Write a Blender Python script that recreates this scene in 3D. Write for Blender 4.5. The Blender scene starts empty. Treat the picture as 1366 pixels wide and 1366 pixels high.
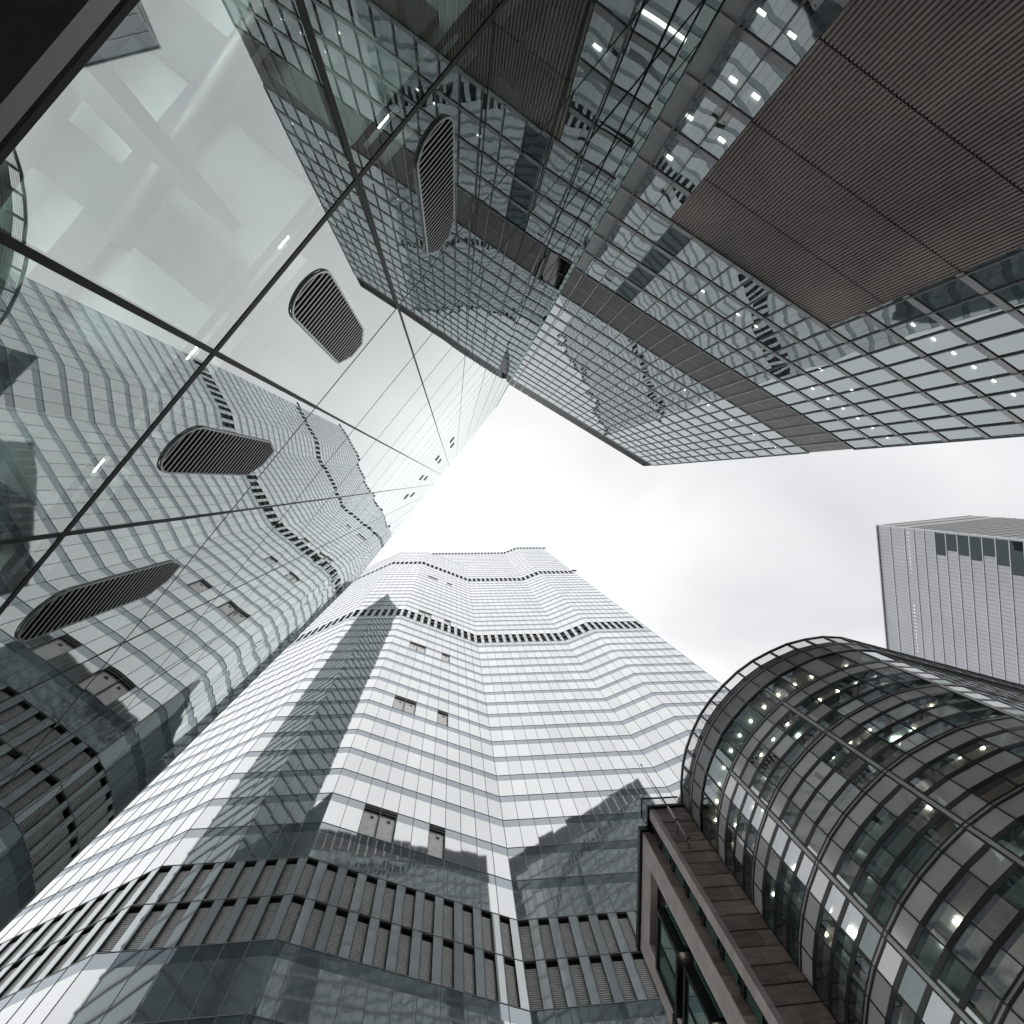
import bpy, math, random
from mathutils import Vector, Matrix
random.seed(7)
S = bpy.context.scene
# ------------------------------------------------------------------ camera (standing in a lane, looking almost straight up)
X_ = Vector((0.99445142, -0.00578312, -0.10503773))
Y_ = Vector((0.0, 0.99848777, -0.05497429))
Z_ = Vector((0.10519681, 0.05466926, 0.99294758))
cd = bpy.data.cameras.new("camera"); cam = bpy.data.objects.new("camera", cd)
S.collection.objects.link(cam)
m = Matrix((( X_.x, -Y_.x, -Z_.x, 0), (X_.y, -Y_.y, -Z_.y, 0), (X_.z, -Y_.z, -Z_.z, 0), (0, 0, 0, 1)))
cam.matrix_world = m
cd.sensor_width = 36; cd.lens = 727.9 / 1366 * 36; cd.clip_start = .05; cd.clip_end = 6000
S.camera = cam
S.view_settings.view_transform = 'Standard'; S.view_settings.look = 'None'
S.view_settings.exposure = 0.55; S.view_settings.gamma = 1.0
GZ = -1.6                                   # ground below the eye
# ------------------------------------------------------------------ overcast sky
w = bpy.data.worlds.new("World"); S.world = w; w.use_nodes = True
nt = w.node_tree; nt.nodes.clear()
def wn(t, **k):
    n = nt.nodes.new(t)
    for a, b in k.items(): setattr(n, a, b)
    return n
SUN_EL, SUN_AZ = math.radians(84), math.radians(200)
sky = wn('ShaderNodeTexSky', sky_type='NISHITA', sun_disc=False, sun_elevation=SUN_EL, sun_rotation=SUN_AZ)
bg1 = wn('ShaderNodeBackground'); bg1.inputs[1].default_value = .08; nt.links.new(sky.outputs[0], bg1.inputs[0])
tc = wn('ShaderNodeTexCoord'); sep = wn('ShaderNodeSeparateXYZ'); nt.links.new(tc.outputs['Generated'], sep.inputs[0])
ns = wn('ShaderNodeTexNoise'); ns.inputs['Scale'].default_value = 2.6; ns.inputs['Detail'].default_value = 5; ns.inputs['Roughness'].default_value = .45; ns.inputs['Distortion'].default_value = .5
mp = wn('ShaderNodeMapping'); mp.inputs['Location'].default_value = (.35, .2, .1)
nt.links.new(tc.outputs['Generated'], mp.inputs[0]); nt.links.new(mp.outputs[0], ns.inputs['Vector'])
# clouds are thicker towards +X (the right of the view)
ma = wn('ShaderNodeMapRange'); ma.inputs['From Min'].default_value = .05; ma.inputs['From Max'].default_value = .75
ma.inputs['To Min'].default_value = 0.0; ma.inputs['To Max'].default_value = .34
nt.links.new(sep.outputs[0], ma.inputs[0])
sm = wn('ShaderNodeMath', operation='ADD'); nt.links.new(ma.outputs[0], sm.inputs[0]); nt.links.new(ns.outputs['Fac'], sm.inputs[1])
rp = wn('ShaderNodeValToRGB'); el = rp.color_ramp.elements
el[0].position = .50; el[0].color = (.76, .765, .77, 1); el[1].position = 1.0; el[1].color = (.50, .505, .515, 1)
e = rp.color_ramp.elements.new(.68); e.color = (.65, .655, .66, 1)
nt.links.new(sm.outputs[0], rp.inputs[0])
bg2 = wn('ShaderNodeBackground'); bg2.inputs[1].default_value = 1.0; nt.links.new(rp.outputs[0], bg2.inputs[0])
mx = wn('ShaderNodeMixShader'); mx.inputs[0].default_value = .94
nt.links.new(bg1.outputs[0], mx.inputs[1]); nt.links.new(bg2.outputs[0], mx.inputs[2])
wo = wn('ShaderNodeOutputWorld'); nt.links.new(mx.outputs[0], wo.inputs[0])
sl = bpy.data.lights.new("sun", 'SUN'); sl.energy = .5; sl.angle = math.radians(165); sl.color = (1, .98, .95)
so = bpy.data.objects.new("sun", sl); S.collection.objects.link(so)
sd = Vector((math.sin(SUN_AZ) * math.cos(SUN_EL), math.cos(SUN_AZ) * math.cos(SUN_EL), math.sin(SUN_EL)))
so.rotation_euler = sd.to_track_quat('Z', 'Y').to_euler()
try:
    S.cycles.max_bounces = 8; S.cycles.glossy_bounces = 5; S.cycles.transparent_max_bounces = 12; S.cycles.diffuse_bounces = 2
    S.cycles.caustics_reflective = False; S.cycles.caustics_refractive = False
except Exception: pass

# ------------------------------------------------------------------ materials
def mat(name):
    M = bpy.data.materials.new(name); M.use_nodes = True; t = M.node_tree; t.nodes.clear()
    return M, t
def N(t, ty, **k):
    n = t.nodes.new(ty)
    for a, b in k.items(): setattr(n, a, b)
    return n
def solid(name, col, rough=.5, metal=0.0, var=.12, scale=1.5, spec=.5, bump=0.0, streak=None, island=0.0):
    M, t = mat(name); o = N(t, 'ShaderNodeOutputMaterial'); p = N(t, 'ShaderNodeBsdfPrincipled')
    p.inputs['Roughness'].default_value = rough; p.inputs['Metallic'].default_value = metal
    p.inputs['Specular IOR Level'].default_value = spec
    g = N(t, 'ShaderNodeNewGeometry'); n = N(t, 'ShaderNodeTexNoise'); n.inputs['Scale'].default_value = scale; n.inputs['Detail'].default_value = 6
    mpn = N(t, 'ShaderNodeMapping'); mpn.inputs['Scale'].default_value = streak or (1, 1, 1)
    t.links.new(g.outputs['Position'], mpn.inputs[0]); t.links.new(mpn.outputs[0], n.inputs['Vector'])
    r = N(t, 'ShaderNodeValToRGB'); a = 1 - var * 1.6; b = 1 + var * 1.6
    r.color_ramp.elements[0].position = .3; r.color_ramp.elements[1].position = .7
    r.color_ramp.elements[0].color = (col[0]*a, col[1]*a, col[2]*a, 1); r.color_ramp.elements[1].color = (min(col[0]*b, 1), min(col[1]*b, 1), min(col[2]*b, 1), 1)
    t.links.new(n.outputs['Fac'], r.inputs[0])
    if island:
        hv = N(t, 'ShaderNodeHueSaturation'); mr = N(t, 'ShaderNodeMapRange'); mr.inputs['To Min'].default_value = 1 - island; mr.inputs['To Max'].default_value = 1 + island
        t.links.new(g.outputs['Random Per Island'], mr.inputs[0]); t.links.new(mr.outputs[0], hv.inputs['Value']); t.links.new(r.outputs[0], hv.inputs['Color']); t.links.new(hv.outputs[0], p.inputs['Base Color'])
    else: t.links.new(r.outputs[0], p.inputs['Base Color'])
    if bump:
        bp = N(t, 'ShaderNodeBump'); bp.inputs['Strength'].default_value = bump; bp.inputs['Distance'].default_value = .05
        t.links.new(n.outputs['Fac'], bp.inputs['Height']); t.links.new(bp.outputs[0], p.inputs['Normal'])
    t.links.new(p.outputs[0], o.inputs[0]); return M
def emit(name, col, s):
    M, t = mat(name); o = N(t, 'ShaderNodeOutputMaterial'); e = N(t, 'ShaderNodeEmission')
    e.inputs[0].default_value = (*col, 1); e.inputs[1].default_value = s; t.links.new(e.outputs[0], o.inputs[0]); return M
def glass(name, body, refl, base, ior=1.6, transp=0.0, tint=(.7, .78, .76), wob=.01, wscale=.5, tilt=.004, normal=None, blind=0.0, rough=.0, pvar=.08, streak=(1, 1, .35)):
    """coated facade glass: mirror share = base + fresnel; the rest is either see-through or the dark body behind.
    panes are never perfectly flat: slow warping (wob) and a small random lean of each pane (tilt)"""
    M, t = mat(name); L = t.links.new
    o = N(t, 'ShaderNodeOutputMaterial'); g = N(t, 'ShaderNodeNewGeometry')
    mpn = N(t, 'ShaderNodeMapping'); mpn.inputs['Scale'].default_value = streak
    L(g.outputs['Position'], mpn.inputs[0])
    no = N(t, 'ShaderNodeTexNoise'); no.inputs['Scale'].default_value = wscale; no.inputs['Detail'].default_value = 1.5
    oi = N(t, 'ShaderNodeObjectInfo'); ad = N(t, 'ShaderNodeMath', operation='ADD')
    L(g.outputs['Random Per Island'], ad.inputs[0]); L(oi.outputs['Random'], ad.inputs[1])
    mu = N(t, 'ShaderNodeMath', operation='MULTIPLY'); mu.inputs[1].default_value = 37.7; L(ad.outputs[0], mu.inputs[0])
    cx = N(t, 'ShaderNodeCombineXYZ')
    for i in range(3): L(mu.outputs[0], cx.inputs[i])
    va = N(t, 'ShaderNodeVectorMath', operation='ADD'); L(mpn.outputs[0], va.inputs[0]); L(cx.outputs[0], va.inputs[1])
    L(va.outputs[0], no.inputs['Vector'])
    s1 = N(t, 'ShaderNodeVectorMath', operation='SUBTRACT'); L(no.outputs['Color'], s1.inputs[0]); s1.inputs[1].default_value = (.5, .5, .5)
    s2 = N(t, 'ShaderNodeVectorMath', operation='SCALE'); L(s1.outputs[0], s2.inputs[0]); s2.inputs['Scale'].default_value = wob * 2
    wnz = N(t, 'ShaderNodeTexWhiteNoise', noise_dimensions='1D'); L(mu.outputs[0], wnz.inputs['W'])
    s3 = N(t, 'ShaderNodeVectorMath', operation='SUBTRACT'); L(wnz.outputs['Color'], s3.inputs[0]); s3.inputs[1].default_value = (.5, .5, .5)
    s4 = N(t, 'ShaderNodeVectorMath', operation='SCALE'); L(s3.outputs[0], s4.inputs[0]); s4.inputs['Scale'].default_value = tilt * 2
    a1 = N(t, 'ShaderNodeVectorMath', operation='ADD'); L(s2.outputs[0], a1.inputs[0]); L(s4.outputs[0], a1.inputs[1])
    a2 = N(t, 'ShaderNodeVectorMath', operation='ADD'); L(a1.outputs[0], a2.inputs[0])
    if normal: a2.inputs[1].default_value = normal
    else: L(g.outputs['Normal'], a2.inputs[1])
    nn = N(t, 'ShaderNodeVectorMath', operation='NORMALIZE'); L(a2.outputs[0], nn.inputs[0])
    gl = N(t, 'ShaderNodeBsdfGlossy'); gl.inputs['Roughness'].default_value = rough; gl.inputs['Color'].default_value = (*refl, 1); L(nn.outputs[0], gl.inputs['Normal'])
    pv = N(t, 'ShaderNodeMapRange'); pv.inputs['To Min'].default_value = 1 - pvar; pv.inputs['To Max'].default_value = 1.0; L(wnz.outputs['Value'], pv.inputs[0])
    ph = N(t, 'ShaderNodeHueSaturation'); ph.inputs['Color'].default_value = (*refl, 1); L(pv.outputs[0], ph.inputs['Value']); L(ph.outputs[0], gl.inputs['Color'])
    fr = N(t, 'ShaderNodeFresnel'); fr.inputs['IOR'].default_value = ior
    f2 = N(t, 'ShaderNodeMath', operation='ADD', use_clamp=True); L(fr.outputs[0], f2.inputs[0]); f2.inputs[1].default_value = base
    df = N(t, 'ShaderNodeBsdfDiffuse'); df.inputs['Color'].default_value = (*body, 1)
    under = df
    if blind:
        cr = N(t, 'ShaderNodeValToRGB'); cr.color_ramp.interpolation = 'CONSTANT'; cr.color_ramp.elements[1].position = 1 - blind
        cr.color_ramp.elements[0].color = (*body, 1); cr.color_ramp.elements[1].color = (.32, .33, .32, 1)
        L(wnz.outputs['Value'], cr.inputs[0]); L(cr.outputs[0], df.inputs['Color'])
    if transp:
        tr = N(t, 'ShaderNodeBsdfTransparent'); tr.inputs[0].default_value = (*tint, 1)
        mm = N(t, 'ShaderNodeMixShader'); mm.inputs[0].default_value = transp
        L(df.outputs[0], mm.inputs[1]); L(tr.outputs[0], mm.inputs[2]); under = mm
    ms = N(t, 'ShaderNodeMixShader'); L(f2.outputs[0], ms.inputs[0]); L(under.outputs[0], ms.inputs[1]); L(gl.outputs[0], ms.inputs[2])
    L(ms.outputs[0], o.inputs[0]); return M

RN = (0.857, 0.515, 0.0)     # fixed shading normal, turned off the lane wall's plane to place its reflections
M = dict(
 wall_glass=glass('lane wall glass', (.05, .06, .06), (.73, .765, .76), .37, 1.9, transp=.96, tint=(.78, .92, .89), wob=.008, pvar=.03, wscale=.45, tilt=.002, normal=RN),
 black=solid('black metal', (.010, .010, .011), .45),
 joint=solid('black joint', (.012, .013, .014), .6),
 soffit=solid('soffit shade black', (.0008, .0008, .0008), .9, spec=.0),  # overhead shade put into the colour; a paler soffit would catch ground bounce
 sill=solid('aluminium sill', (.33, .34, .34), .35, .3, .05),
 alu=solid('anodised aluminium', (.42, .42, .43), .35, .6, .05),
 slat=solid('vent slat', (.36, .36, .36), .4, .4, .04),
 ceil=solid('ceiling board', (.74, .80, .78), .7, 0, .08),
 conc=solid('interior concrete', (.22, .23, .235), .8),
 pipe=solid('duct', (.40, .36, .34), .35, .5, .1),
 f1_pan=solid('pale grey panel', (.34, .37, .37), .4, .1, .06),
 f1_glass=glass('office tower glass', (.07, .085, .088), (.60, .65, .66), .32, 1.9, transp=.6, tint=(.60, .68, .66), wob=.010, wscale=.55, tilt=.004),
 f1_dark=glass('office tower dark glass', (.016, .026, .030), (.30, .35, .36), .10, 1.5, wob=.006, wscale=.5, tilt=.003),
 f1_bar=solid('grey transom', (.40, .40, .41), .45, .2, .06),
 f1_mull=solid('dark mullion', (.16, .165, .17), .45, .2, .06),
 f1_lite=solid('light mullion side', (.45, .45, .455), .45, .2, .06),
 brown=solid('ribbed bronze cladding', (.33, .292, .262), .55, .15, .26, .16, streak=(1, 1, .6)),
 brown_gap=solid('cladding joint', (.01, .009, .008), .8),
 lou_back=solid('louvre back', (.05, .05, .051), .8),
 beam=solid('ceiling beam', (.10, .105, .11), .7),
 lou=solid('louvre blade', (.52, .51, .50), .5, .2, .06),
 band=solid('roof band', (.32, .325, .33), .5, .2, .08),
 t_vis=glass('tall tower vision glass', (.42, .48, .49), (.88, .895, .90), .58, 1.7, wob=.0030, wscale=.5, tilt=.0028, streak=(1, 1, .12), rough=.03, pvar=.10),
 t_span=glass('tall tower spandrel', (.22, .26, .28), (.52, .565, .605), .48, 1.6, wob=.0030, wscale=.5, tilt=.0028, streak=(1, 1, .12), rough=.03, pvar=.10),
 t_pan=glass('tall tower plant panel', (.80, .88, .89), (.76, .80, .81), .32, 1.6, wob=.003, wscale=.5, tilt=.002, streak=(1, 1, .2)),
 t_line=solid('facade joint', (.36, .38, .39), .5, .1, .05),
 t_mull=solid('fine mullion', (.34, .36, .37), .45, .2, .05),
 t_lou=solid('plant louvre', (.72, .71, .70), .5, .2, .06),
 t_steel=solid('recess steel', (.78, .77, .75), .4, .4, .08),
 d_glass=glass('drum glass', (.14, .16, .15), (.82, .87, .90), .25, 1.8, transp=.92, tint=(.84, .88, .84), wob=.006, wscale=.5, tilt=.006),
 d_span=glass('drum spandrel panel', (.78, .79, .77), (.80, .81, .80), .22, 1.6, wob=.004, wscale=.5, tilt=.004, rough=.12),
 d_blind=glass('drum pane with blind', (.80, .82, .80), (.85, .89, .91), .20, 1.7, wob=.006, wscale=.5, tilt=.006),
 d_teal=glass('drum teal pane', (.06, .14, .13), (.70, .80, .82), .10, 1.8, transp=.75, tint=(.48, .66, .64), wob=.006, wscale=.5, tilt=.006),
 d_frame=solid('drum black frame', (.014, .015, .016), .4),
 d_ring=solid('drum ring', (.45, .455, .46), .4, .3),
 d_ceil=solid('drum ceiling', (.80, .78, .74), .7),
 d_wall=solid('drum inner wall', (.78, .74, .69), .8, var=.3, scale=.6),
 gutter=solid('grey gutter', (.34, .355, .37), .5, .2),
 stone=solid('brown stone', (.50, .405, .36), .75, 0, .16, 1.6, bump=.4, streak=(.5, .5, 3), island=.32),
 stone2=solid('pale stone', (.85, .77, .735), .75, 0, .07, 1.2, bump=.2, island=.08),
 teal=glass('teal glass', (.10, .20, .18), (.60, .72, .68), .24, 1.6, wob=.006, wscale=.4, tilt=.003),
 cube=solid('pale metal cladding', (.40, .415, .445), .35, .45, .04, .1),
 cube_dk=solid('grey metal cladding', (.36, .36, .36), .45, .35, .05, .1),
 cube_fin=solid('white fin', (.62, .62, .62), .4, .1, .03),
 cube_line=solid('cladding groove', (.20, .205, .215), .5),
 far=glass('far tower glass', (.32, .38, .38), (.55, .62, .63), .2, 1.5, wob=.004, wscale=.3, tilt=.003),
 asphalt=solid('asphalt', (.06, .06, .062), .9, var=.2, scale=2, bump=.3),
 paving=solid('paving', (.55, .54, .53), .85, var=.15, scale=1),
 lamp=emit('lamp white', (1, .97, .92), 9.0),
 lamp_fill=emit('interior fill lamp', (.94, 1, .98), 26.0),  # added fill, out of view deep inside, to brighten the rooms
 lamp_w=emit('lamp warm', (1, .91, .77), 11.0),
 white=solid('white paint', (.75, .75, .74), .4),
)
# ------------------------------------------------------------------ mesh helpers
class Fr:
    """vertical frame: s runs along t, n runs outwards"""
    def __init__(s, p0, az, flip=1):
        a = math.radians(az); s.p = Vector((p0[0], p0[1])); s.t = Vector((math.cos(a), math.sin(a))); s.n = Vector((s.t.y, -s.t.x)) * flip; s.flip = flip
    def w(s, a, n, z):
        q = s.p + s.t * a + s.n * n; return (q.x, q.y, z)
class MB:
    def __init__(s): s.v = []; s.f = []
    def quad(s, *p):
        i = len(s.v); s.v += list(p); s.f.append(tuple(range(i, i + len(p))))
    def hexa(s, c):     # 8 corners: bottom ccw 0-3, top 4-7
        i = len(s.v); s.v += c
        for q in ((0, 3, 2, 1), (4, 5, 6, 7), (0, 1, 5, 4), (1, 2, 6, 5), (2, 3, 7, 6), (3, 0, 4, 7)): s.f.append(tuple(i + k for k in q))
    def box(s, F, s0, s1, n0, n1, z0, z1):
        w = F.w; c = [w(s0, n0, z0), w(s1, n0, z0), w(s1, n1, z0), w(s0, n1, z0), w(s0, n0, z1), w(s1, n0, z1), w(s1, n1, z1), w(s0, n1, z1)]
        s.hexa(c)
    def pane(s, F, s0, s1, n, z0, z1):
        w = F.w; q = [w(s0, n, z0), w(s1, n, z0), w(s1, n, z1), w(s0, n, z1)]
        if F.flip < 0: q.reverse()
        s.quad(*q)
    def prism(s, poly, z0, z1):
        i = len(s.v); k = len(poly); s.v += [(x, y, z0) for x, y in poly] + [(x, y, z1) for x, y in poly]
        s.f.append(tuple(i + j for j in reversed(range(k)))); s.f.append(tuple(i + k + j for j in range(k)))
        for j in range(k): s.f.append((i + j, i + (j + 1) % k, i + k + (j + 1) % k, i + k + j))
    def tube(s, a, b, r0, r1=None, n=8):
        a, b = Vector(a), Vector(b); r1 = r0 if r1 is None else r1; d = (b - a).normalized()
        u = d.orthogonal().normalized(); v = d.cross(u); i = len(s.v)
        for P, r in ((a, r0), (b, r1)):
            for k in range(n):
                q = P + (u * math.cos(2*math.pi*k/n) + v * math.sin(2*math.pi*k/n)) * r; s.v.append(tuple(q))
        for k in range(n): s.f.append((i + k, i + (k+1) % n, i + n + (k+1) % n, i + n + k))
        s.f.append(tuple(i + k for k in reversed(range(n)))); s.f.append(tuple(i + n + k for k in range(n)))
    def build(s, name, material, parent=None, kind=None, smooth=False):
        if not s.f: return None
        o0 = Vector((0, 0, 0)); q = parent
        while q is not None: o0 += q.location; q = q.parent
        me = bpy.data.meshes.new(name); me.from_pydata([(x - o0.x, y - o0.y, z - o0.z) for x, y, z in s.v], [], s.f)
        me.materials.append(M[material]); me.update()
        if smooth:
            for p in me.polygons: p.use_smooth = True
        o = bpy.data.objects.new(name, me); S.collection.objects.link(o); o.parent = parent
        if kind: o['kind'] = kind
        return o
def one(name, material, parent, F, *a):
    b = MB(); b.box(F, *a); return b.build(name, material, parent)
def thing(name, label, cat, x, y, z=GZ):
    o = bpy.data.objects.new(name, None); S.collection.objects.link(o); o.location = (x, y, z); o.empty_display_size = .5
    o['label'] = label; o['category'] = cat; return o
CI = m.to_3x3().inverted()
def shown(pts):
    """rough share of the picture a pane takes, to choose which panes are parts of their own"""
    P = []
    for p in pts:
        c = CI @ Vector(p)
        if c.z > -.01: return 0
        P.append((c.x / -c.z * 727.9, c.y / -c.z * 727.9))
    if not any(abs(a) < 683 and abs(b) < 683 for a, b in P): return 0
    return abs(sum(P[i][0]*P[(i+1) % len(P)][1] - P[(i+1) % len(P)][0]*P[i][1] for i in range(len(P)))) / 2
def split(cells, name, parent, stuff, limit=98):
    """cells: (corner list, material, hidden) -> the largest ones one mesh each, the rest one mesh per material"""
    order = sorted(range(len(cells)), key=lambda i: -(0 if cells[i][2] else shown(cells[i][0])))
    big = [i for i in order[:limit] if not cells[i][2] and shown(cells[i][0]) > 0]; bs = set(big)
    for i in big:
        b = MB(); b.quad(*cells[i][0]); b.build(name, cells[i][1], parent)
    rest = {}
    for i, c in enumerate(cells):
        if i not in bs: rest.setdefault(c[1], MB()).quad(*c[0])
    for k, b in rest.items(): b.build(stuff, k, parent, 'stuff')

# ------------------------------------------------------------------ ground
b = MB(); b.quad((-3000, -3000, GZ), (3000, -3000, GZ), (3000, 3000, GZ), (-3000, 3000, GZ))
g = b.build('ground', 'asphalt'); g['kind'] = 'structure'
b = MB(); b.quad((-40, -27, GZ + .004), (60, -27, GZ + .004), (60, 36, GZ + .004), (-40, 36, GZ + .004))
g = b.build('pavement', 'paving'); g['kind'] = 'structure'

# ------------------------------------------------------------------ glass wall of the office beside the lane
AZW = -51.3
ta = math.radians(AZW); nin = Vector((math.sin(ta), -math.cos(ta))) ; D = 2.31
W = Fr(tuple(nin * D), AZW, -1)            # n outwards = towards the eye
if (W.n @ nin) > 0: W = Fr(tuple(nin * D), AZW, 1)
gw = thing('glass_office_building', 'sheer glass facade close overhead on the left, with black joints and rounded slatted vents', 'building', *(nin * D))
SL, SR, HW = -20.6, 13.7, 90.0
js = [SL, -18.4, -16.2, -14.0, -11.8, -9.6, -7.3, -4.96, -2.45, -.43, 1.53, 3.45, 5.45, 7.5, 9.55, 11.6, SR]
fz = [2.57, 5.05, 8.55, 11.8, 15.0, 18.3]
while fz[-1] + 3.3 < HW - 1: fz.append(fz[-1] + 3.25)
fz.append(HW)
cells = []
for i in range(len(js) - 1):
    for k in range(len(fz) - 1):
        a, c, z0, z1 = js[i] + .012, js[i+1] - .012, fz[k] + .012, fz[k+1] - .012
        q = [W.w(a, 0, z0), W.w(c, 0, z0), W.w(c, 0, z1), W.w(a, 0, z1)]
        if W.flip < 0: q.reverse()
        cells.append((q, 'wall_glass', False))
split(cells, 'glass_panel', gw, 'upper_glass_panels')
b = MB()
for i, s in enumerate(js):
    main = -3 < s < 4
    hw = .034 if main else .018
    if s > 3.4: hw = .012
    bb = MB(); bb.box(W, s - hw*.75, s + hw*.75, -.08, .004, 2.5, 8.6); hu = .020 if s < 3 else .010
    bb.box(W, s - hu, s + hu, -.06, .003, 8.6, HW - .1); bb.build('mullion', 'joint', gw)
for k, z in enumerate(fz[:-1]):
    h = .036 if k == 1 else (.018 if k < 5 else .015)
    bb = MB(); bb.box(W, SL, SR, -.08, .006 if k == 1 else .002, z - h, z + h); bb.build('transom', 'joint', gw)
bb = MB(); bb.box(W, SL, SR, -.30, -.012, HW - .15, HW + .03); bb.build('roof_edge', 'sill', gw)
bb = MB(); bb.box(W, SL - .12, SL - .02, -.4, .05, 2.5, HW); bb.build('corner_trim', 'white', gw)
bb = MB(); bb.box(W, SR + .01, SR + .04, -.35, .03, 2.5, HW); bb.build('glass_fin', 'teal', gw)
bb = MB(); bb.box(W, SL, SR, -.30, .015, 2.42, 2.512); bb.build('sill', 'sill', gw)
bb = MB(); bb.box(W, SL + .0, SL + .04, -12.3, -.09, 2.55, HW - .2); bb.build('side_wall', 'far', gw)
bb = MB(); bb.box(W, SL + .05, SR - .05, -12.3, -.31, HW - .45, HW - .16); bb.build('roof', 'gutter', gw)
bb = MB(); bb.box(W, SL, SR, -12, -.30, 2.2, 2.5); bb.build('soffit', 'soffit', gw)
bb = MB(); bb.box(W, SL, SR, -.9, -.72, GZ, 2.19); bb.build('ground_floor_wall', 'soffit', gw)
# body
bb = MB(); bb.box(W, SL + .3, SR - .3, -12.25, -9, 2.6, HW - .5); bb.build('core', 'conc', gw)
bb = MB()
for z in fz[6:]: bb.box(W, SL + .05, SR - .05, -8.9, -.25, z - .5, z - .05)
bb.build('floor_slab', 'conc', gw)
for z in fz[1:6]:
    bb = MB(); bb.box(W, SL + .05, SR - .05, -8.9, -.12, z - .18, z - .05); c0 = bb.build('ceiling', 'ceil', gw)
    b2 = MB()
    for s in [x * 1.31 - 8 for x in range(15)]: b2.box(W, s, s + .45, -8.8, -.2, z - .30, z - .185)
    for n in (-1.0, -2.1, -3.3, -4.9, -6.9): b2.box(W, SL + .1, SR - .1, n - .3, n, z - .28, z - .19)
    b2.build('ceiling_beam', 'beam', gw)
for (s0, n0, s1, n1, z, r) in ((-.2, -.8, 3.0, -1.2, 4.55, .09), (-1.2, -2.2, 5.0, -2.4, 4.5, .07), (-2, -1.7, 2.4, -1.9, 4.62, .11), (-3, -3.6, 5, -3.3, 7.9, .12)):
    bb = MB(); bb.tube(W.w(s0, n0, z), W.w(s1, n1, z), r, n=14); bb.build('duct', 'pipe', gw, smooth=True)
bb = MB(); bb.box(W, SL + .05, SR - .05, -8.9, -.31, 2.515, 2.56); bb.build('interior_floor', 'ceil', gw)
for z, n, ss in ((4.72, -2.9, (-2.6, -2.2, -1.8, -1.4, -.6, -.2, .2, .6, 1.4, 1.8, 2.2, 2.6, 3.4, 3.8, 4.2)), (4.72, -4.4, (-2.4, -2., -1.1, -.7, .2, .6, 1.5, 1.9, 2.8, 3.2)),
                 (8.1, -1.6, (-3, -1, 1, 3.2)), (8.1, -3.4, (-4, -3.6, -2.5, -2.1, -1, -.6, .5, .9, 2, 2.4)), (11.3, -1.8, (-4, -2, .4, 2.5)), (14.5, -1.6, (-6, -3, 3)), (17.8, -2, (-8, -6, -3, 0)),
                (24.3, -1.2, (-14, -12, -10, -8, -6)), (27.6, -1.3, (-15, -13, -10.5, -8)), (34, -1.2, (-17, -14, -11, -9)), (21, -1.1, (-12, -10, -8, -6.5))):
    for s in ss:
        one('ceiling_or_fill_light', 'lamp_fill' if n < -2.5 else 'lamp', gw, W, s, s + (.3 if n < -2.5 else .22), n - (.30 if n < -2.5 else .02), n, z - .05, z)  # the deeper rows are unseen fill lamps added to light the ceilings
bb = MB()
for s in (-2.2, .9, 4.2): bb.tube(W.w(s, -2.05, 2.57), W.w(s, -2.05, 4.85), .16, n=18)
bb.build('inner_columns', 'pipe', gw, smooth=True)
bb = MB()
for s in (-1.5, .45, 2.6, 5.2): bb.box(W, s, s + .10, -1.3, -.35, 2.57, 4.80)
bb.build('partition_frames', 'beam', gw)
# slatted vents
def vent(Fx, s0, s1, z0, z1, parent, n=27):
    cx, r = (s0 + s1)/2, (s1 - s0)/2
    def outline(g):
        p = []
        for k in range(13): a = math.pi + math.pi * k/12; p.append((cx + (r+g)*math.cos(a), z0 + r*1.1 + (r*1.1+g)*math.sin(a)))
        p += [(cx + r + g, z1 - r*1.4), (cx + r*.55 + g, z1 + g), (cx - r*.25 - g, z1 + g), (cx - r - g, z1 - r*1.0)]
        return p
    f = MB(); i0 = len(f.v); out, inn = outline(.022), outline(0.0); k = len(out)
    f.v += [Fx.w(a, .022, z) for a, z in out] + [Fx.w(a, .022, z) for a, z in inn] + [Fx.w(a, .004, z) for a, z in out]
    for j in range(k): j2 = (j+1) % k; f.f += [(j, j2, k + j2, k + j), (j, 2*k + j, 2*k + j2, j2)]
    v = MB(); v.v += [Fx.w(a, .014, z) for a, z in inn]; v.f.append(tuple(range(k)))
    vo = v.build('vent', 'soffit', parent); f.build('vent_frame', 'alu', vo)
    sb = MB()
    for j in range(n):
        z = z0 + (z1 - z0) * (j + .6)/n
        xs = []
        for q in range(k):
            (a0, y0), (a1, y1) = inn[q], inn[(q+1) % k]
            if (y0 - z) * (y1 - z) < 0: xs.append(a0 + (a1 - a0)*(z - y0)/(y1 - y0))
        if len(xs) == 2 and abs(xs[0]-xs[1]) > .04: sb.box(Fx, min(xs), max(xs), .0145, .021, z - .017, z + .017)
    sb.build('vent_slats', 'slat', vo)
for s0, s1 in ((2.28, 2.84), (.29, .85), (-1.73, -1.17), (-3.88, -3.26)): vent(W, s0, s1, 5.55, 8.25, gw)
for s0 in (2.35, .4, -1.68, -3.7):
    for z0, z1 in ((45.0, 47.0), (51.5, 54.2)):
        one('small_vent', 'black', gw, W, s0, s0 + .5, .004, .03, z0, z1)

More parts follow.
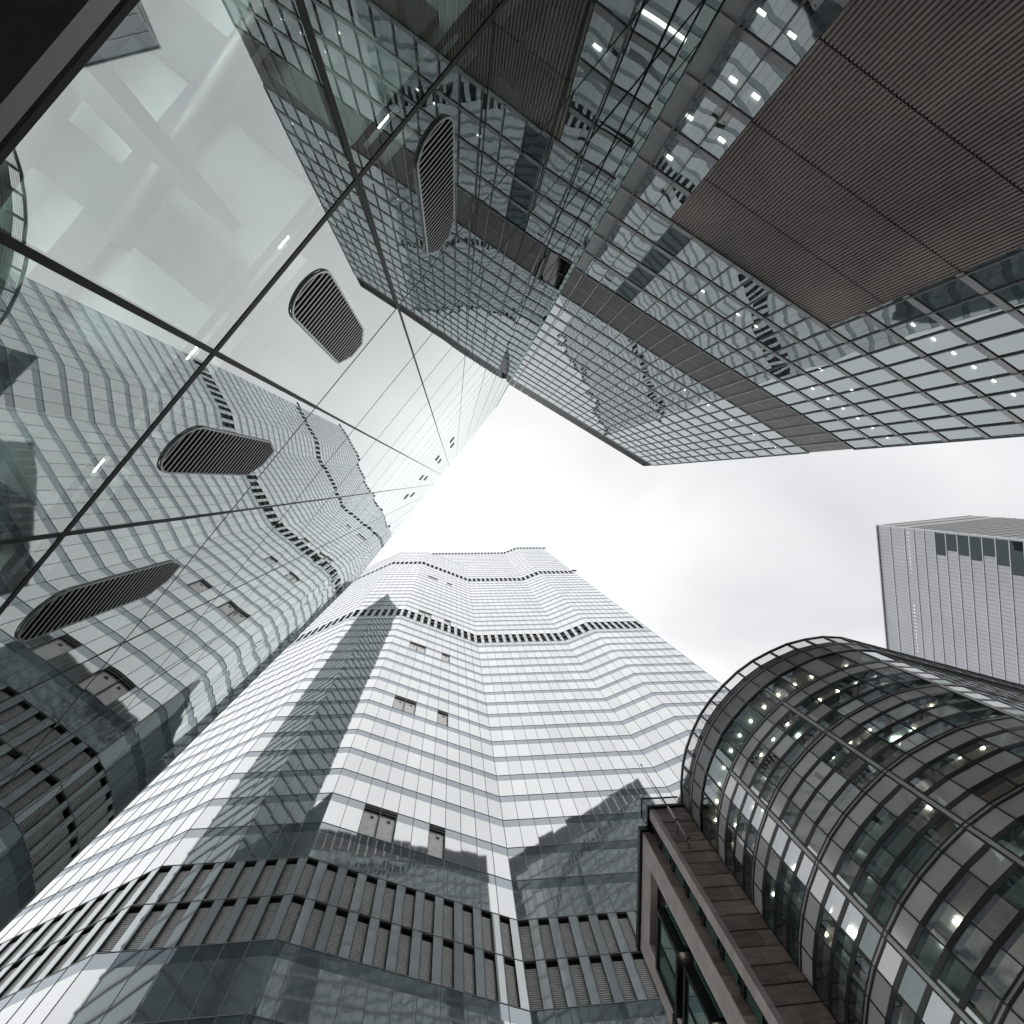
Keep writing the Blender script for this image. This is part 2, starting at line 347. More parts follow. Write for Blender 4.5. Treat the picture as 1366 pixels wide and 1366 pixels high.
# ------------------------------------------------------------------ office tower with the bronze ribbed block
F1 = Fr((0, 0), 29.8, -1); F1.p = F1.n * -28.3
if (F1.w(0, 0, 0)[1]) > 0: F1 = Fr((0, 0), 29.8, 1); F1.p = F1.n * -28.3
ot = thing('office_tower', 'gridded office tower at the upper right with a large ribbed brown block below', 'building', *F1.w(16, -8, 0)[:2])
H1, SE = 139.0, 40.65
ms = [.90 + 2.1*k for k in range(-5, 19)] + [SE]
zf = [46.0 - 4.27*k for k in range(10, 0, -1)] + [46.0 + 4.27*k for k in range(5)]       # up to 63.1
zl = [63.1, 71.8]
zu = [71.8 + 4.27*k for k in range(15)]                                                # up to 131.6
S0 = ms[0]; BR0, BR1, BZ = 4.65, 21.62, 45.9
cells = []
rows = [(zf[k], zf[k+1]) for k in range(len(zf)-1)] + [(zu[k], zu[k+1]) for k in range(len(zu)-1)]
for z0, z1 in rows:
    for i in range(len(ms)-1):
        a, c = ms[i], ms[i+1]
        if z1 < BZ + .3:
            if a >= BR0 - .1 and c <= BR1 + .1: continue
            if a < BR0 < c: c = BR0
            if a < BR1 < c: a = BR1
        q = [F1.w(a, 0, z0), F1.w(c, 0, z0), F1.w(c, 0, z1), F1.w(a, 0, z1)]
        if F1.flip < 0: q.reverse()
        mt = 'f1_glass'
        if z0 > 45 and z1 < 63.5 and abs(a - 5.1) < .2: mt = 'f1_dark'
        if c < 1.0 and a > -1.5 and z1 < 63.2: mt = 'f1_pan'
        cells.append((q, mt, c < 0))
split(cells, 'window', ot, 'upper_windows')
for i, s in enumerate(ms):
    bb = MB()
    hw = .09 if abs(s - .9) < .1 else .045
    lo = BZ - .0 if BR0 < s < BR1 else 4.0
    bb.box(F1, s - hw, s + hw, .003, .15, lo, 63.05); bb.build('mullion', 'f1_mull', ot)
    bb = MB(); bb.box(F1, s - hw, s + hw, .003, .13, 71.9, 131.5); bb.build('mullion', 'f1_mull', ot)
    if hw > .08: one('mullion', 'f1_mull', ot, F1, s + .28, s + .36, .003, .2, lo, 118)
for z in zf[:-1] + zu[1:-1]:
    for a, c in (((S0, BR0), (BR1, SE)) if z < BZ - .5 else ((S0, SE),)): one('transom', 'f1_bar', ot, F1, a, c, .002, .09, z - .28, z + .28)
for z in (63.1, 71.8): one('transom', 'f1_bar', ot, F1, S0, SE, -.5, .12, z - .04, z + .12)
for i in range(len(ms)-1):
    a, c = ms[i], ms[i+1]
    bb = MB(); bb.box(F1, a, c, -.6, -.3, 63.2, 71.75); lo_ = bb.build('louvre_bay', 'lou_back', ot)
    sb = MB(); n_ = 13
    for k in range(n_): s = a + (c-a)*(k+.5)/n_; sb.box(F1, s - .032, s + .032, -.20, .02, 63.23, 71.74)
    sb.box(F1, a + .02, c - .02, -.1, .0, 67.4, 67.5)
    sb.build('louvre_blades', 'lou', lo_)
    one('louvre_post', 'f1_lite', lo_, F1, a - .05, a + .05, -.1, .21, 63.22, 71.75)
# roof band
for i in range(len(ms)-1):
    a, c = ms[i], ms[i+1]
    rb = one('roof_panel', 'band', ot, F1, a + .05, c - .05, -.5, .03, 132.1, H1)
    sb = MB()
    for k in range(7): s = a + .2 + (c-a-.4)*k/6; sb.box(F1, s - .03, s + .03, .033, .12, 132.9, H1 - .5)
    sb.build('roof_panel_ribs', 'lou_back', rb)
one('roof_gap', 'black', ot, F1, S0, SE, -.6, -.02, 131.65, 132.1)
# bronze ribbed block
jz = [BZ, 39.45, 33.05, 26.75, 20.4, 14.0, 7.5]
for k in range(len(jz)-1):
    sb = MB(); n_ = 66; z1, z0 = jz[k] - .05, jz[k+1] + .05
    w_ = (BR1 - BR0)/n_
    for j in range(n_):
        s = BR0 + w_*j; i0 = len(sb.v)
        pr = [(s, -.10), (s + w_*.28, -.10), (s + w_*.40, .0), (s + w_*.88, .0), (s + w_, -.10)]
        for a, n in pr: sb.v += [F1.w(a, n, z0), F1.w(a, n, z1)]
        for q in range(4):
            f_ = (i0 + 2*q, i0 + 2*q + 2, i0 + 2*q + 3, i0 + 2*q + 1); sb.f.append(f_ if F1.flip > 0 else f_[::-1])
    sb.build('ribbed_cladding_panel', 'brown', ot)
one('cladding_backing', 'brown_gap', ot, F1, BR0 + .01, BR1 - .01, -.5, -.12, 4.0, BZ - .01)
sb = MB()
for z in jz[1:-1]: sb.box(F1, BR0, BR1, -.115, -.07, z - .055, z + .055)
sb.build('cladding_joint', 'brown_gap', ot)
# inside: floors, back wall, lamps
bb = MB(); bb.box(F1, S0 + .3, SE - .3, -16, -5.0, GZ, H1 - .6); bb.build('core', 'conc', ot)
bb = MB()
for z in zf[:-1] + zu: bb.box(F1, S0 + .2, SE - .25, -4.95, -.12, z - .30, z - .05)
bb.build('floor_slab', 'conc', ot)
bb = MB(); bb.box(F1, S0 + .2, SE - .2, -4.9, -.65, 63.3, 71.6); bb.build('plant_room', 'black', ot)
bb = MB(); bb.box(F1, SE - .12, SE - .02, -16, -.05, GZ, H1 - .5); bb.build('side_wall', 'f1_dark', ot)
bb = MB(); bb.box(F1, S0, SE, -.5, -.02, GZ, 3.3); bb.build('base_wall', 'conc', ot)
def clight(s, z, n=-1.25, l=.36, wd=.12): one('ceiling_or_fill_light', 'lamp', ot, F1, s, s + l, n - wd, n, z - .42, z - .34)
for k in range(8): clight(25.5 + 2.17*k, 41.73)
for k in range(6): clight(29.4 + 2.16*k, 58.81, -1.0)
for s in (11.9, 16.3, 18.6, 27.0, 31.2): clight(s, 54.54, -1.0)
for k in range(5): clight(22.8 + 4.3*k, 80.34, -1.0)
for z, ss in ((29, (1.4, 3.4)), (33.19, (2.2, 3.9)), (24.65, (2.6, 4.1)), (37.46, (3.9, 1.2)), (41.73, (1.6,)), (20.4, (1.8, 3.5))):
    for s in ss: clight(s, z, -1.1, .5, .2)
for k in range(12): clight(-9 + random.random()*9, random.choice(zf[2:9]), -1.2)

# ------------------------------------------------------------------ tall faceted tower
tt = thing('faceted_skyscraper', 'very tall pale faceted glass skyscraper at the bottom with bands of dark louvre slots', 'building', 5, 45)
P1, P2, P3, P4 = (-23.3, 30.84), (-11.95, 30.84), (5.40, 37.71), (26.2, 37.67)
P5 = (33.0, 35.06); P6 = (46.5, 35.06)
za = math.radians(-24.5); P0 = (P1[0] - 26*math.cos(za), P1[1] - 26*math.sin(za))
low = [-1.6, 3.5, 9.5, 15.0, 20.5, 26.0, 31.4, 36.58]
fl1 = [44.73 + 4.655*k for k in range(18)]            # ..123.9
fl2 = [132.7 + 4.58*k for k in range(17)]             # ..206
HA, HC = 240.8, 290.0
fl3a = [212 + 4.8*k for k in range(7)]
fl3c = [212 + 4.8*k for k in range(16)]               # 284
def louvre_slot(F, a, c, z0, z1, parent, fine):
    bb = MB(); bb.box(F, a, c, -.34, -.30, z0, z1); bb.box(F, a - .01, c + .01, -.33, .0, z1 - .12, z1)
    bb.box(F, a - .03, a, -.33, .0, z0, z1 - .13); bb.box(F, c, c + .03, -.33, .0, z0, z1 - .13)
    o = bb.build('louvre_slot', 'lou_back', parent)
    if fine:
        sb = MB(); k = int((z1-z0)/.17)
        for j in range(k - 3): z = z0 + .08 + .17*j; sb.box(F, a + .01, c - .01, -.28, -.16, z, z + .11)
        sb.build('louvre_blades', 't_lou', o)
    return o
def facet(pa, pb, nb, top, kind, hidden=False, recess=(), lou_only_top=False, zmin=-10, top_lou=False):
    L = math.hypot(pb[0]-pa[0], pb[1]-pa[1]); az = math.degrees(math.atan2(pb[1]-pa[1], pb[0]-pa[0])); F = Fr(pa, az, 1)
    dx = L/nb; cells = []; slots = []; mull = MB(); lines = MB()
    zs = []
    for z0, z1 in zip(low[:-1], low[1:]): zs.append((z0, z1, 'v'))
    zs += [(36.58, 40.66, 'l'), (40.66, 44.73, 'l')]
    zs += [(a, b_, 'v') for a, b_ in zip(fl1[:-1], fl1[1:])] + [(fl1[-1], 126.2, 's'), (126.2, 129.4, 'l'), (129.4, 132.7, 'l')]
    zs += [(a, b_, 'v') for a, b_ in zip(fl2[:-1], fl2[1:])] + [(206.0, 209, 'l'), (209, 212, 'l')]
    f3 = fl3a if top < 250 else fl3c
    zs += [(a, b_, 'v') for a, b_ in zip(f3[:-1], f3[1:])]
    if top > 250: zs += [(284, 290, 'l')]
    for z0, z1, ty in zs:
        if z0 < zmin: continue
        lines.box(F, .0, L, .002, .03, z1 - .035, z1 + .035)
        for i in range(nb):
            a, c = i*dx, (i+1)*dx
            if any(i == r[0] and abs(z1 - r[1]) < 2.0 for r in recess):
                slots.append(('r', a, c, z0, z1)); continue
            if ty == 'l':
                sw = .52*dx; sa = a + .06
                slots.append(('l', sa, sa + sw, z0 + .08, z1 - .08))
                if True:
                    cells.append(([F.w(sa + sw + .03, 0, z0), F.w(c, 0, z0), F.w(c, 0, z1), F.w(sa + sw + .03, 0, z1)], 't_pan', hidden))
                    cells.append(([F.w(a, 0, z0), F.w(sa - .03, 0, z0), F.w(sa - .03, 0, z1), F.w(a, 0, z1)], 't_pan', hidden))
            elif ty == 's': cells.append(([F.w(a, 0, z0), F.w(c, 0, z0), F.w(c, 0, z1), F.w(a, 0, z1)], 't_pan', hidden))
            else:
                sp = 1.25
                cells.append(([F.w(a, 0, z0), F.w(c, 0, z0), F.w(c, 0, z1 - sp), F.w(a, 0, z1 - sp)], 't_vis', hidden))
                cells.append(([F.w(a, 0, z1 - sp), F.w(c, 0, z1 - sp), F.w(c, 0, z1), F.w(a, 0, z1)], 't_span', hidden))
    for i in range(nb + 1):
        mull.box(F, i*dx - .025, i*dx + .025, .004, .03, max(zmin, GZ), top)
    lines.build('floor_joints', 't_line', tt); mull.build('mullions', 't_mull', tt)
    return F, cells, slots
allc = []; alls = []
for args in ((P0, P1, 15, HA), (P1, P2, 7, HA), (P2, P3, 11, HA), (P3, P4, 12, HC), (P4, P5, 4, HC), (P5, P6, 8, HC)):
    rec = ()
    if args[2] == 11:
        rec = tuple((i, z) for z in (fl1[2], fl1[8], fl1[14], 136.6, fl2[12]) for i in (2, 3, 6))
    F, c, s = facet(*args, 'v', recess=rec); allc += c; alls += [(F, x) for x in s]
Fu, c, s = facet((-11.4, 37.715), P3, 10, HC, 'v', hidden=True, zmin=212); allc += c; alls += [(Fu, x) for x in s]
split(allc, 'glass_panel', tt, 'upper_glass_panels')
ln = [x for x in alls if x[1][0] == 'l']; ln.sort(key=lambda x: -shown([x[0].w(x[1][1], 0, x[1][3]), x[0].w(x[1][2], 0, x[1][3]), x[0].w(x[1][2], 0, x[1][4]), x[0].w(x[1][1], 0, x[1][4])]))
far_ = MB()
for k, (F, (ty, a, c_, z0, z1)) in enumerate(ln):
    if k < 98: louvre_slot(F, a, c_, z0, z1, tt, True)
    else:
        far_.box(F, a, c_, -.3, -.26, z0, z1); far_.box(F, a - .01, c_ + .01, -.29, .0, z1 - .12, z1); far_.box(F, a - .03, a, -.29, .0, z0, z1 - .13); far_.box(F, c_, c_ + .03, -.29, .0, z0, z1 - .13)
far_.build('upper_louvre_slots', 'lou_back', tt, 'stuff')
for F, (ty, a, c_, z0, z1) in alls:
    if ty != 'r': continue
    o = MB(); o.box(F, a + .03, c_ - .03, -.2, -.16, z0, z1)
    o = o.build('recessed_bay', 't_steel', tt)
    bb = MB(); bb.box(F, a + .03, c_ - .03, -.155, -.0, z1 - .42, z1 - .1); bb.box(F, a + .03, c_ - .03, -.155, -.0, z1 - .80, z1 - .58); bb.box(F, c_ - .1, c_ - .03, -.155, -.0, z0 + .02, z1 - .81)
    bb.box(F, a + .04, c_ - .11, -.155, -.15, z1 - .57, z1 - .43)
    bb.box(F, (a+c_)/2 - .05, (a+c_)/2 + .3, -.155, -.12, z1 - 1.75, z1 - 1.45); bb.build('bay_louvres', 'black', o)
# volumes behind the skin
bb = MB(); bb.prism([(P0[0], P0[1] + .4), (P1[0] - .1, P1[1] + .4), (P2[0], P2[1] + .4), (P3[0], P3[1] + .5), (P3[0], 80), (P0[0], 80)], GZ, HA - .2); bb.build('lower_volume', 'conc', tt)
bb = MB(); bb.prism([(P3[0] + .01, P3[1] + .5), (P4[0], P4[1] + .5), (P5[0], P5[1] + .5), (P6[0] - .3, P6[1] + .5), (P6[0] - .3, 79), (P3[0] + .01, 79)], GZ, HC - .2); bb.build('upper_volume', 'conc', tt)
bb = MB(); bb.prism([(-11.3, P3[1] + .5), (P3[0], P3[1] + .5), (P3[0], 79), (-11.3, 79)], HA - .19, HC - .21); bb.build('rooftop_volume', 'conc', tt)
for x, y, z in ((46.4, 35.2, 287), (46.4, 35.2, 212.5)):
    bb = MB(); bb.box(Fr((x, y), 0), 0, 2.2, -.3, .3, z, z + .3); bb.tube((x + 2.0, y, z + .3), (x + 2.0, y, z + 2.4), .12); bb.build('roof_bracket', 'band', tt)

# ------------------------------------------------------------------ round glass building
NP = [(16.2, 22.85), (16.12, 21.5), (16.2, 20.15), (16.42, 18.93), (16.86, 17.66), (17.42, 16.47), (18.15, 15.42), (19.06, 14.4), (20.1, 13.45), (21.22, 12.68), (22.5, 12.05), (23.82, 11.52), (25.15, 11.22), (26.6, 11.05), (28.0, 11.15)]
while NP[-1][0] < 50: NP.append((NP[-1][0] + 1.325, NP[-1][1] + .36))
rg = thing('round_glass_building', 'drum fronted glass building at the lower right with black rings, grey panels and lit rooms', 'building', 30, 24)
ZR = [34.75, 31.0, 26.98, 22.9, 18.85, 14.7, 10.55, 6.4, 2.2, GZ]
cen = Vector((29.5, 24.0))
def offs(P, d):
    out = []
    for i, p in enumerate(P):
        a = Vector(P[max(i-1, 0)]); c = Vector(P[min(i+1, len(P)-1)]); t = (c - a).normalized(); n = Vector((t.y, -t.x))
        out.append((p[0] + n.x*d, p[1] + n.y*d))
    return out
# orientation: outwards must point away from the centre
if (Vector(offs(NP, 1)[6]) - cen).length < (Vector(NP[6]) - cen).length: SG = -1
else: SG = 1
def ringband(bm, d0, d1, z0, z1, P=NP):
    A, B_ = offs(P, SG*d0), offs(P, SG*d1)
    i = len(bm.v); n = len(P)
    for k in range(n): bm.v += [(*A[k], z0), (*B_[k], z0), (*B_[k], z1), (*A[k], z1)]
    for k in range(n-1):
        for j in range(4): bm.f.append((i+4*k+j, i+4*k+(j+1) % 4, i+4*(k+1)+(j+1) % 4, i+4*(k+1)+j))
    bm.f.append((i, i+3, i+2, i+1)); j = i + 4*(n-1); bm.f.append((j, j+1, j+2, j+3))
cells = []; sp = []; rp_ = random.Random(11)
for k in range(len(ZR)-1):
    zt, zb = ZR[k], ZR[k+1]; h = (zt - zb)
    rows = [(zt - .95, zt, 'd_span'), (zt - .95 - (h-.95)/3, zt - .95, 'd_glass'), (zt - .95 - 2*(h-.95)/3, zt - .95 - (h-.95)/3, 'd_glass'), (zb, zt - .95 - 2*(h-.95)/3, 'd_glass')]
    if k == 0: rows = [(33.2, zt, 'gutter'), (zb, 33.2, 'd_glass')]
    for i in range(len(NP)-1):
        a, c = NP[i], NP[i+1]
        for z0, z1, mt in rows:
            q = [(*a, z0), (*c, z0), (*c, z1), (*a, z1)]
            if SG < 0: q.reverse()
            if mt == 'd_glass':
                u = rp_.random(); bay = (k*7 + (i+1)//4*5) % 6
                m2 = 'd_blind' if u < (.45 if bay == 1 else .10) else ('d_teal' if u < (.75 if bay in (2, 5) else .22) else mt)
                cells.append((q, m2, i > 22))
            else: sp.append((q, mt, i > 22))
split(cells, 'window', rg, 'smaller_windows')
split(sp, 'spandrel_panel', rg, 'smaller_spandrel_panels')
for k in range(len(ZR)-1):
    zt, zb = ZR[k], ZR[k+1]; h = zt - zb
    bb = MB(); ringband(bb, -.10, .04, zt - .13, zt - .05); ringband(bb, -.10, .04, zt + .05, zt + .13)
    r_ = bb.build('floor_ring', 'd_frame', rg)
    b2 = MB(); ringband(b2, -.08, .03, zt - .049, zt + .049); b2.build('ring_core', 'd_ring', r_)
    if k:
        bb = MB()
        for j in range(3):
            z = zt - .95 - j*(h - .95)/3; ringband(bb, .003, .016, z - .19, z + .04); ringband(bb, -.34, -.004, z - .17, z + .04)
        bb.build('transom', 'd_frame', rg)
for i, p in enumerate(NP):
    thick = i in (4, 8, 13, 18)
    q = offs(NP, SG*.02)[i]; a = Vector(NP[max(i-1, 0)]); c = Vector(NP[min(i+1, len(NP)-1)])
    F = Fr(q, math.degrees(math.atan2(c.y-a.y, c.x-a.x)), SG)
    bb = MB()
    hw = .03
    if thick:
        bb.box(F, -.16, -.08, -.1, .015, GZ, ZR[1]); bb.box(F, .08, .16, -.1, .015, GZ, ZR[1])
    else: bb.box(F, -hw, hw, -.1, .01, GZ, ZR[1] + .02)
    bb.box(F, -.04, .04, -.1, .05, ZR[1] + .12, ZR[0] - .12)
    mo = bb.build('mullion', 'd_frame', rg)
    if thick: one('mullion_cover', 'd_ring', mo, F, -.078, .078, -.08, .012, GZ, ZR[1])
# rooms inside
inner = offs(NP, -SG*4.2)
bb = MB(); ringband(bb, -4.6, -4.2, GZ, 33.1); bb.build('inner_wall', 'd_wall', rg)
for zt in ZR[:-1]:
    if zt > 34: zt = 33.5
    bb = MB(); ringband(bb, -4.15, -.46, zt - .32, zt - .12); bb.build('ceiling', 'd_ceil', rg)
bb = MB()
for i in range(1, len(NP), 4):
    p = offs(NP, -SG*1.4)[i]; bb.tube((*p, GZ), (*p, 33.1), .28, n=12)
bb.build('inner_columns', 'd_wall', rg)
for i in range(2, len(NP)-1, 2):
    p = offs(NP, -SG*2.6)[i]; F = Fr(p, 0, 1)
rr = random.Random(3)
nl = 0
for k, zt in enumerate(ZR[:7]):
    if k == 0: zt = 33.5
    P1_ = offs(NP, -SG*1.0); P2_ = offs(NP, -SG*2.3)
    for i in range(1, 22):
        if nl >= 99: break
        if k == 0 or rr.random() < .62:
            q = (Vector(P1_[i]) + Vector(P1_[i-1]))/2; b1 = MB(); b1.tube((q.x, q.y, zt - .40), (q.x, q.y, zt - .33), .075, n=10); b1.build('downlight', 'lamp_w', rg); nl += 1
        if k > 0 and rr.random() < .28 and nl < 98:
            q = (Vector(P2_[i]) + Vector(P2_[i-1]))/2; b1 = MB(); F = Fr(q, rr.choice((0, 40)), 1)
            b1.box(F, -.3, .3, -.05, .05, zt - .40, zt - .34); b1.box(F, -.3, .3, .12, .2, zt - .40, zt - .34); b1.build('strip_light', 'lamp', rg); nl += 1
# roof deck, gutter and railing
bb = MB(); poly = [tuple(p) for p in offs(NP, -SG*.1)] + [(NP[-1][0], 34), (16.2, 34)]; bb.prism(poly, 34.72, 34.92); bb.build('roof_deck', 'gutter', rg)
bb = MB(); ringband(bb, -.30, -.22, 34.93, 35.75); bb.build('parapet', 'gutter', rg)
bb = MB(); ringband(bb, .003, .07, 33.12, 33.26); bb.build('gutter_trim', 'd_frame', rg)
bb = MB(); ringband(bb, .003, .09, 33.262, 33.34); bb.build('gutter_edge', 'd_ring', rg)
RP = offs(NP, SG*.0)
rl = MB(); ringband(rl, -.06, .06, 36.27, 36.45); rail = rl.build('roof_railing', 'd_frame', rg)
for i, p in enumerate(RP):
    bb = MB(); a = Vector(NP[max(i-1, 0)]); c = Vector(NP[min(i+1, len(NP)-1)]); F = Fr(p, math.degrees(math.atan2(c.y-a.y, c.x-a.x)), SG)
    bb.box(F, -.06, .06, -.12, .03, 34.93, 36.26); bb.build('railing_post', 'd_frame', rail)
bb = MB()
for j in range(7): z = 35.1 + .165*j; ringband(bb, -.03, -.014, z, z + .018)
bb.build('railing_wires', 'd_frame', rail)

# ------------------------------------------------------------------ stone building joined to the round one
sb_ = thing('stone_building', 'brown and pale stone corner building with black framed bay windows beside the round glass one', 'building', 15, 26)
ZS = 35.9
def slab(name, mt, parent, x0, x1, y0, y1, z0, z1):
    return one(name, mt, parent, Fr((x0, y0), 0, -1), 0, x1 - x0, 0, y1 - y0, z0, z1)
bb = MB(); rs = random.Random(5)
z = GZ
while z < ZS - .4:
    x = 14.0
    bb.box(Fr((0, 22.9), 0, 1), 13.98, 16.30, -.5, .0, z, min(z + .985, ZS)); z += 1.0
# separate slightly shifted blocks give the coursed face its broken joints
bb = MB(); z = GZ
while z < ZS - .4:
    x = 13.99 - rs.random()*0
    while x < 16.3:
        l = rs.choice((.9, 1.4, 2.3)); x2 = min(x + l, 16.32); d = rs.random()*.035
        bb.box(Fr((0, 22.9), 0, 1), x, x2 - .022, -.5, d, z, min(z + .91, ZS)); x = x2
    z += 1.0
bb.build('stone_facing', 'stone', sb_)
slab('wall_core', 'black', sb_, 14.02, 17.5, 22.97, 33, GZ, ZS - .05)
# pale corner pier
bb = MB(); z = GZ
while z < ZS - .4: bb.box(Fr((0, 22.86), 0, 1), 13.66, 13.97, -.72, 0, z, min(z + .98, ZS)); z += 1.0
bb.build('corner_pier', 'stone2', sb_)
# recess with small dark windows
slab('recess_back', 'black', sb_, 13.76, 14.0, 23.60, 24.28, GZ, ZS - .1)
for k in range(17):
    z = 33.6 - 2.1*k
    wnd = slab('narrow_window', 'teal', sb_, 13.66, 13.75, 23.66, 24.24, z - 1.35, z)
    slab('narrow_window_frame', 'd_frame', wnd, 13.58, 13.755, 23.60, 24.27, z + .01, z + .32)
# set back brown strip
bb = MB(); z = GZ
while z < ZS - .8: bb.box(Fr((0, 24.3), 0, 1), 13.10, 13.74, -.4, rs.random()*.02, z, min(z + .97, ZS - .3)); z += 1.0
bb.build('stone_strip', 'stone', sb_)
# long pale face with bays
zt = ZS - .35
def pier(y0, y1, z0, z1):
    b_ = MB(); y = y0
    while y < y1 - .05: b_.box(Fr((13.05, 0), 90, -1), y, min(y + .58, y1), -.5, .0, z0, z1); y += .6
    b_.build('stone_pier', 'stone2', sb_)
pier(24.32, 25.9, GZ, zt); pier(31.0, 32.8, GZ, zt)
b_ = MB(); b_.box(Fr((13.05, 0), 90, -1), 25.9, 31.0, -.5, -.01, 33.9, zt); b_.build('stone_lintel', 'stone2', sb_)
slab('bay_recess', 'black', sb_, 13.65, 14.0, 25.9, 31.0, GZ, 33.85)
for k in range(8):
    z = 32.0 - 4.1*k
    fr_ = MB(); Fb = Fr((13.05, 0), 90, -1)
    ny0, ny1 = 26.9, 30.9
    sgn = 1 if Fb.n.x < 0 else -1
    fr_.box(Fb, ny0, ny1, -.55, .30*sgn, z - .28, z); fr_.box(Fb, ny0, ny1, -.55, .30*sgn, z - 3.3, z - 3.02)
    fr_.box(Fb, ny0, ny0 + .25, -.55, .30*sgn, z - 3.01, z - .29); fr_.box(Fb, ny1 - .25, ny1, -.55, .30*sgn, z - 3.01, z - .29)
    fo = fr_.build('bay_window', 'd_frame', sb_)
    g_ = MB(); g_.box(Fb, ny0 + .26, ny1 - .26, -.3, .18*sgn, z - 3.0, z - .30); g_.build('bay_glass', 'teal', fo)
    g_ = MB(); g_.box(Fb, 28.85, 28.95, .181*sgn, .24*sgn, z - 3.0, z - .30); g_.build('bay_glazing_bar', 'd_frame', fo)
    for y in (26.0, 26.45):
        g_ = MB(); g_.box(Fb, y, y + .34, -.5, -.2, z - 3.2, z - .2); g_.build('side_window', 'teal', sb_)
    bl = MB(); bl.tube((13.2, 27.4, z + .35), (13.2, 27.4, z + .42), .09, n=8); bl.build('bay_light', 'lamp_w', fo)
# cornices and roof rails
slab('cornice', 'black', sb_, 12.86, 13.9, 24.15, 33.0, zt + .02, zt + .45)
slab('corner_cornice', 'black', sb_, 13.5, 16.25, 22.72, 24.14, ZS + .02, ZS + .26)
slab('lower_cornice', 'black', sb_, 12.95, 13.5, 31.6, 33.0, 29.2, 29.7)
tr_ = MB()
Fq = Fr((0, 0), 0, -1)
for (x0, y0, x1, y1) in ((13.45, 22.75, 16.1, 22.75), (13.45, 22.75, 13.45, 24.1)):
    tr_.tube((x0, y0, 36.95), (x1, y1, 36.95), .055, n=6)
    for j in range(5): tr_.tube((x0, y0, 36.3 + .13*j), (x1, y1, 36.3 + .13*j), .009, n=4)
for x, y in ((13.45, 22.75), (14.9, 22.75), (16.1, 22.75), (13.45, 24.1)): tr_.tube((x, y, 36.17), (x, y, 36.95), .03, n=6)
tr_.build('terrace_railing', 'd_frame', sb_)
# flagpole
fp = thing('flagpole', 'slender white flagpole leaning out from brackets on the brown stone wall', 'flagpole', 15.0, 22.4, 34.0)
bb = MB(); bb.tube((14.69, 22.45, 31.2), (14.33, 21.82, 34.3), .085, .07, 12); bb.build('pole', 'cube_fin', fp, smooth=True)
bb = MB(); bb.tube((14.33, 21.82, 34.3), (13.86, 21.0, 38.3), .055, .028, 10); bb.tube((13.86, 21.0, 38.3), (13.85, 20.98, 38.42), .06, .05, 10); bb.build('pole_top', 'alu', fp, smooth=True)
for t_ in (.14, .62):
    q = Vector((14.69, 22.45, 31.2)).lerp(Vector((14.33, 21.82, 34.3)), t_)
    bb = MB(); bb.box(Fr((q.x, q.y), 0, 1), -.05, .05, -(22.88 - q.y), .10, q.z - .06, q.z + .06); bb.build('bracket', 'sill', fp)
    bb = MB(); bb.box(Fr((q.x, q.y), 0, 1), -.11, .11, -.12, .12, q.z + .061, q.z + .13); bb.build('clamp', 'd_frame', fp)

# ------------------------------------------------------------------ pale box tower far right
bt = thing('box_tower', 'distant pale grey box shaped tower at the right edge, ruled with white fins', 'building', 205, 45)
A0 = (184.0, 18.0); T2 = Fr(A0, 82.1, -1)
if T2.n.x > 0: T2 = Fr(A0, 82.1, 1)
T1 = Fr(A0, -5.4, 1)
if T1.n.y > 0: T1 = Fr(A0, -5.4, -1)
L1, L2, HT = 45.5, 75.0, 220.0
c1 = T1.w(L1, 0, 0)[:2]; c2 = T2.w(L2, 0, 0)[:2]; c3 = (c1[0] + c2[0] - A0[0], c1[1] + c2[1] - A0[1])
bb = MB(); bb.prism([T2.w(.05, -.1, 0)[:2], c1, c3, c2] if True else [], GZ, HT - .1); bb.build('tower_body', 'cube_dk', bt)
zt_ = [220.0, 212.8, 205.6] + [200.8 - 4.76*k for k in range(42)]
zt_ = [z for z in zt_ if z > 1]
for k in range(len(zt_) - 1):
    z1, z0 = zt_[k], zt_[k+1]
    one('cladding_band', 'cube', bt, T2, 0, L2, -.05, .12, z0 + .2, z1 - .2)
b2 = MB(); b3 = MB()
for z in zt_:
    b2.box(T2, -.02, L2, .121, .30, z - .22, z + .16)
    b3.box(T1, .1, L1, .02, .12, z - .35, z + .1)
b2.build('horizontal_fins', 'cube_fin', bt); b3.build('side_grooves', 'cube_line', bt)
b2 = MB()
for k in range(1, 50): b2.box(T2, k*1.5 - .05, k*1.5 + .05, .122, .16, 2, HT - .3)
b2.build('panel_joints', 'cube_line', bt)
b2 = MB()
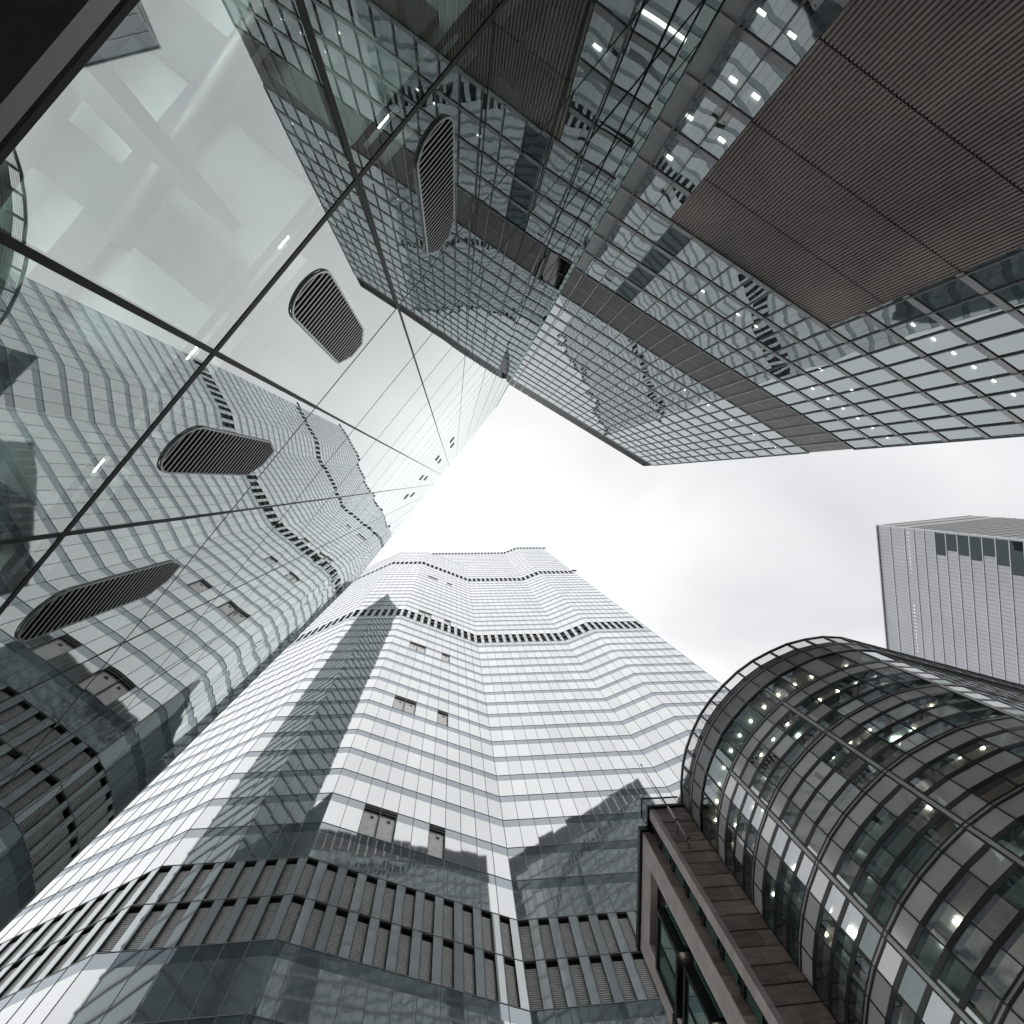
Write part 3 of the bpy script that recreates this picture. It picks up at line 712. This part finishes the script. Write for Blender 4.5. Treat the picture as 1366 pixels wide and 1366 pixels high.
for z in (zt_[k] for k in range(2, len(zt_)-1)):
    b2.box(T1, .1, L1, .02, .1, z - 2.5, z - 2.42)
b2.build('side_panel_joints', 'cube_line', bt)
one('corner_edge', 'cube_fin', bt, T2, -.5, -.03, .0, .6, 2, HT)
one('roof_trim', 'cube_fin', bt, T2, 0, L2, .56, .7, HT - .4, HT + .1)
for k in range(5, 13):
    z1, z0 = zt_[k] - .25, zt_[k+1] + .25
    one('dark_reflection', 'f1_dark', bt, T2, .5, 6.8 + 1.1*(k % 3) + (k > 9)*1.5*(k-9), .125, .30, z0, z1)  # reflection on this face put in as dark, ragged-ended bands of glass
b2 = MB()
for k in range(12): b2.box(T2, 1.6 + 1.5*k, 1.66 + 1.5*k, .17, .22, 203.5, 203.6)
for k in range(14): b2.box(T2, 32 + 1.5*k, 32.05 + 1.5*k, .17, .22, 203.5, 203.6)
b2.build('edge_lamps', 'lamp', bt)

# ------------------------------------------------------------------ dark tower behind the glass wall (mirrored in the skyscraper)
ft = thing('dark_glass_tower', 'dark glass tower behind the lane, seen mirrored in the skyscraper', 'building', -31, -4)
K = (-29.0, 12.6); Q1 = (-24.4, 5.0); Q2 = (-40.0, 5.0); Q3 = (-38.0, -9.0)
for pa, pb in ((K, Q1), (Q2, K)):
    L = math.hypot(pb[0]-pa[0], pb[1]-pa[1]); F = Fr(pa, math.degrees(math.atan2(pb[1]-pa[1], pb[0]-pa[0])), 1)
    mid = Vector(F.w(L/2, 1, 0)[:2]); ctr = Vector((-32, -1))
    if (mid - ctr).length < (Vector(F.w(L/2, 0, 0)[:2]) - ctr).length: F = Fr(pa, math.degrees(math.atan2(pb[1]-pa[1], pb[0]-pa[0])), -1)
    b2 = MB(); b2.pane(F, 0, L, .06, GZ, 240); b2.build('glass_skin', 'far', ft)
    b2 = MB()
    for k in range(58): b2.box(F, 0, L, .07, .2, 4.1*k + 2, 4.1*k + 2.5)
    b2.build('floor_bands', 'gutter', ft)
bb = MB(); bb.prism([Q1, K, Q2, Q3], GZ, 239.8); bb.build('tower_body', 'conc', ft)
